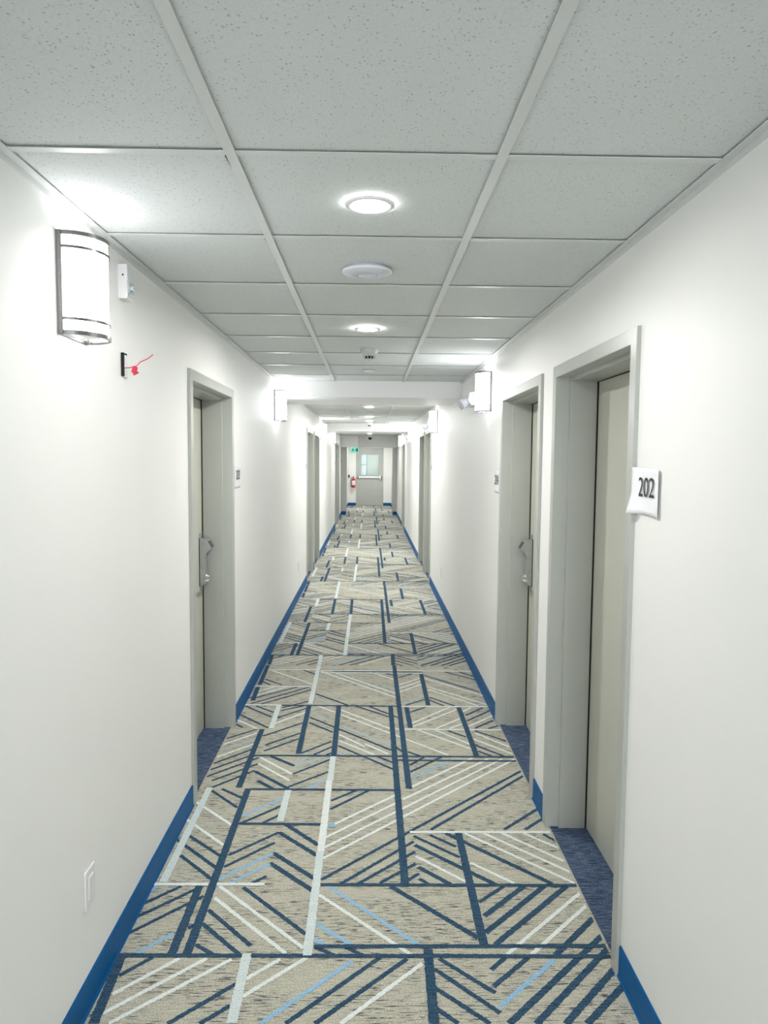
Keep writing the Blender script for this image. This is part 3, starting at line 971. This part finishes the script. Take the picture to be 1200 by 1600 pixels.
mb.build('clip', M['red_wire'], R)

def make_outlet(loc, side, label):
    R = empty('wall_outlet', loc); tag(R, label, 'outlet')
    s = 1 if side < 0 else -1
    mb = MB(); mb.box((0, -.036, -.058), (s*.006, .036, .058), bev=.002); mb.build('cover_plate', M['plastic'], R)
    mb = MB(); mb.box((s*.005, -.017, -.034), (s*.0085, .017, .034), bev=.001, seg=1)
    mb.build('socket', [M['plastic'], M['gap']], R)
    return R
make_outlet((XL, 2.077, .365), -1, 'white wall outlet low on the left wall nearest the viewer')
make_outlet((XL, 8.4, .38), -1, 'tiny white wall outlet low on the left wall past the first door')
make_outlet((XR, 8.0, .38), 1, 'tiny white wall outlet low on the right wall past the second door')

# ------------------------------------------------------------------ emergency lamps on the right wall
def make_emerg(y, label, k):
    R = empty('emergency_light', (XR, y, 2.10)); tag(R, label, 'emergency light', 'twin-head emergency lights on the right wall')
    mb = MB(); mb.extrude_poly([(.002, -.14, -.045), (-.045, -.14, -.045), (-.07, -.14, -.01), (-.06, -.14, .05), (.002, -.14, .06)], (0, .28, 0)); mb.build('housing', M['plastic'], R)
    for yy in (-.085, .085):
        mb = MB()
        mb.lathe([(0, 0), (.022, .002), (.034, .03), (.036, .055), (.036, .062), (.030, .064), (0, .058)], 24)
        mt = Matrix.Translation((-.055, yy, -.005)) @ Matrix.Rotation(math.radians(-122), 4, 'Y')
        mb.bm.transform(mt); mb.build('lamp_head', M['plastic_lilac'], R)
    return R
make_emerg(5.62, 'white twin-head emergency light behind the nearest right lamp', 0)
make_emerg(9.45, 'white twin-head emergency light behind the second right lamp', 1)
make_emerg(14.35-.75+.4, 'white twin-head emergency light beside the third right lamp', 2)

# ------------------------------------------------------------------ paper room signs
def text_mesh(body, size, mat, name, parent, mtx):
    cu = bpy.data.curves.new('t', 'FONT'); cu.body = body; cu.size = size; cu.align_x = 'CENTER'; cu.align_y = 'CENTER'; cu.extrude = .0002
    ob = bpy.data.objects.new('t', cu); COL.objects.link(ob)
    bpy.context.view_layer.update()
    me = bpy.data.meshes.new_from_object(ob)
    bpy.data.objects.remove(ob); bpy.data.curves.remove(cu)
    me.transform(mtx); me.materials.clear(); me.materials.append(mat)
    o = bpy.data.objects.new(name, me); COL.objects.link(o); o.parent = parent
    return o

def room_sign(side, y, z, w, h, txt, label, size, curl=True, flip=False, n0=0.002, lift=.0):
    X = XL if side < 0 else XR
    s = 1 if side < 0 else -1
    R = empty('room_sign', (X, y, z)); tag(R, label, 'sign', 'paper room number signs')
    # reading direction: on the left wall text runs toward +y when seen from the corridor, on the right wall toward -y
    rd = 1 if side < 0 else -1
    mb = MB(); NU, NV = 14, 10
    def P(u, v, e=0):
        # u along reading direction 0..1, v up 0..1
        n = n0
        if curl and side > 0: n += .016*max(0, .22-u)/.22*max(0, .45-v)/.45 + .006*max(0, u-.8)/.2
        if lift: n += lift*max(0, .3-u)/.3
        yy = rd*(u-.5)*w
        zz = (v-.5)*h - (.004*u if side > 0 else 0)
        return (s*(n+e), yy, zz)
    for i in range(NU):
        for j in range(NV):
            mb.poly([P(i/NU, j/NV), P((i+1)/NU, j/NV), P((i+1)/NU, (j+1)/NV), P(i/NU, (j+1)/NV)], 0, True)
    bmesh.ops.remove_doubles(mb.bm, verts=mb.bm.verts[:], dist=1e-5)
    sheet = mb.build('sheet', M['paper'], R)
    so = sheet.modifiers.new('thick', 'SOLIDIFY'); so.thickness = .0006; so.offset = 0
    # text matrix: local x -> reading dir, y -> up, z -> out of wall
    mt = Matrix(((0, 0, s, s*(n0+.0042)), (rd, 0, 0, 0), (0, 1, 0, .008), (0, 0, 0, 1)))
    text_mesh(txt, size, M['ink'], 'room_number', R, mt)
    return R
room_sign(1, 2.078, 1.553, .185, .138, '202', 'white paper sign reading 202 beside the nearest right door', .082, n0=.004, lift=.012)
room_sign(1, 4.56, 1.505, .17, .14, '204', 'white paper room sign just past the second right door', .085, curl=False)
room_sign(-1, 4.53, 1.525, .19, .14, '203', 'white paper room sign just past the nearest left door', .085, curl=False)
room_sign(-1, 9.36, 1.53, .17, .14, '205', 'white paper room sign before the midway left doors', .085, curl=False)
room_sign(1, 9.36, 1.53, .17, .14, '206', 'white paper room sign before the midway right doors', .085, curl=False)
room_sign(-1, 17.15, 1.53, .17, .14, '209', 'white paper room sign before the far left doors', .085, curl=False)

# ------------------------------------------------------------------ exit sign, extinguisher, pull station
R = empty('exit_sign', (-.436, 20.95, 1.905)); tag(R, 'glowing green running-man exit sign under the soffit at the far end', 'exit sign')
mb = MB(); mb.box((-.118, 0, -.08), (.118, .03, .08), bev=.004); mb.box((-.02, .01, .08), (.02, .02, .086)); mb.build('housing', M['plastic'], R)
mb = MB(); mb.box((-.112, -.003, -.074), (.112, .001, .074)); mb.build('panel', M['exit_pale'], R)
mb = MB()
def fl(pts): mb.extrude_poly([(x, -.0045, z) for (x, z) in pts], (0, .0012, 0))
fl([(.045, -.05), (.095, -.05), (.095, .055), (.045, .055)])
fl([(-.005, -.012), (.020, -.012), (.020, -.026), (.038, 0), (.020, .026), (.020, .012), (-.005, .012)])
mb.lathe([(0, -.0045), (.010, -.0045), (.010, -.0035)], 14, axis='Y', origin=(-.045, 0, .044))
fl([(-.065, .03), (-.04, .034), (-.03, .01), (-.04, -.012), (-.062, -.008)])
fl([(-.04, .03), (-.02, .012), (-.012, .018), (-.016, .024), (-.034, .038)])
fl([(-.062, .028), (-.088, .012), (-.082, .002), (-.058, .018)])
fl([(-.045, -.01), (-.02, -.028), (-.022, -.055), (-.034, -.052), (-.033, -.032), (-.055, -.018)])
fl([(-.06, -.006), (-.07, -.03), (-.095, -.045), (-.092, -.055), (-.062, -.040), (-.048, -.012)])
mb.build('pictogram', M['exit_green'], R)

R = empty('fire_extinguisher', (-.565, YE-.085, .64)); tag(R, 'red fire extinguisher with white label hung left of the exit door', 'fire extinguisher')
mb = MB(); mb.lathe([(0, 0), (.058, 0), (.064, .01), (.066, .03), (.066, .27), (.055, .30), (.03, .325), (.02, .335), (.018, .35), (0, .35)], 32); mb.build('cylinder', M['red'], R)
mb = MB(); mb.lathe([(.0668, .09), (.0668, .25)], 24, a0=-PI*.9, a1=-PI*.1); mb.build('label', M['label'], R)
mb = MB(); mb.box((-.018, -.02, .345), (.018, .02, .375), bev=.003); mb.box((-.012, -.07, .378), (.012, .05, .39)); mb.box((-.012, -.07, .40), (.012, .03, .41)); mb.build('valve_handle', M['black'], R)
mb = MB(); mb.tube([(-.02, 0, .36), (-.06, -.01, .37), (-.085, -.02, .33), (-.088, -.02, .2), (-.08, -.02, .08), (-.07, -.02, .03)], .009, 10); mb.build('hose', M['black'], R)
mb = MB(); mb.box((-.02, .064, .12), (.02, .087, .30)); mb.build('bracket', M['black'], R)
mb = MB(); mb.box((-.752, YE-.03, .99), (-.70, YE, 1.09), bev=.003); tag(mb.build('wall_switch', M['black']), 'small dark switch plate on the end wall left of the extinguisher', 'switch')

# ------------------------------------------------------------------ added glowing panel behind the viewer, fills the near corridor
mb = MB(); mb.box((-.62, YB, .5), (.62, YB+.012, 2.1))
w = tag(mb.build('window_2', M['daylit_back']), 'tall daylit window in the wall behind the viewer', 'window', kind='structure')
mb = MB()
for (p, q) in (((-.66, YB, .46), (.66, YB+.03, .5)), ((-.66, YB, 2.1), (.66, YB+.03, 2.14)), ((-.66, YB, .5), (-.62, YB+.03, 2.1)), ((.62, YB, .5), (.66, YB+.03, 2.1)), ((-.02, YB, .5), (.02, YB+.03, 2.1))): mb.box(p, q)
mb.build('window_frame', M['frame'], w)  # border of the added fill panel
# ------------------------------------------------------------------ added stairwell fill light, no fitting
l = bpy.data.lights.new('stair', 'POINT'); l.energy = 5.5; l.shadow_soft_size = .15; l.color = (.95, 1, .97)
lo = bpy.data.objects.new('stairwell_bulb', l); lo.location = (.7, YE+1.2, 2.3); COL.objects.link(lo)

# ------------------------------------------------------------------ world, camera, view
w = bpy.data.worlds.new('world'); SC.world = w; w.use_nodes = True
w.node_tree.nodes['Background'].inputs[0].default_value = (.8, .85, .9, 1)
w.node_tree.nodes['Background'].inputs[1].default_value = 0.05

F_, YAW, PIT, ROL = 1126.58, 0.0205512, 0.0726099, 0.008279
cy, sy, cp, sp, cr, sr = math.cos(YAW), math.sin(YAW), math.cos(PIT), math.sin(PIT), math.cos(ROL), math.sin(ROL)
Fw = Vector((sy*cp, cy*cp, -sp)); Rt = Vector((cy, -sy, 0)); Up = Rt.cross(Fw)
R2 = Rt*cr + Up*sr; U2 = Up*cr - Rt*sr
cam = bpy.data.cameras.new('camera'); cam.sensor_fit = 'HORIZONTAL'; cam.sensor_width = 36; cam.lens = F_*36/1200
cam.clip_start = .05; cam.clip_end = 100
co = bpy.data.objects.new('camera', cam); COL.objects.link(co)
m = Matrix(((R2.x, U2.x, -Fw.x, 0), (R2.y, U2.y, -Fw.y, 0), (R2.z, U2.z, -Fw.z, EYE), (0, 0, 0, 1)))
co.matrix_world = m
SC.camera = co
vs = SC.view_settings
vs.view_transform = 'Standard'; vs.look = 'None'; vs.gamma = 1; vs.use_curve_mapping = False
vs.exposure = EXPO
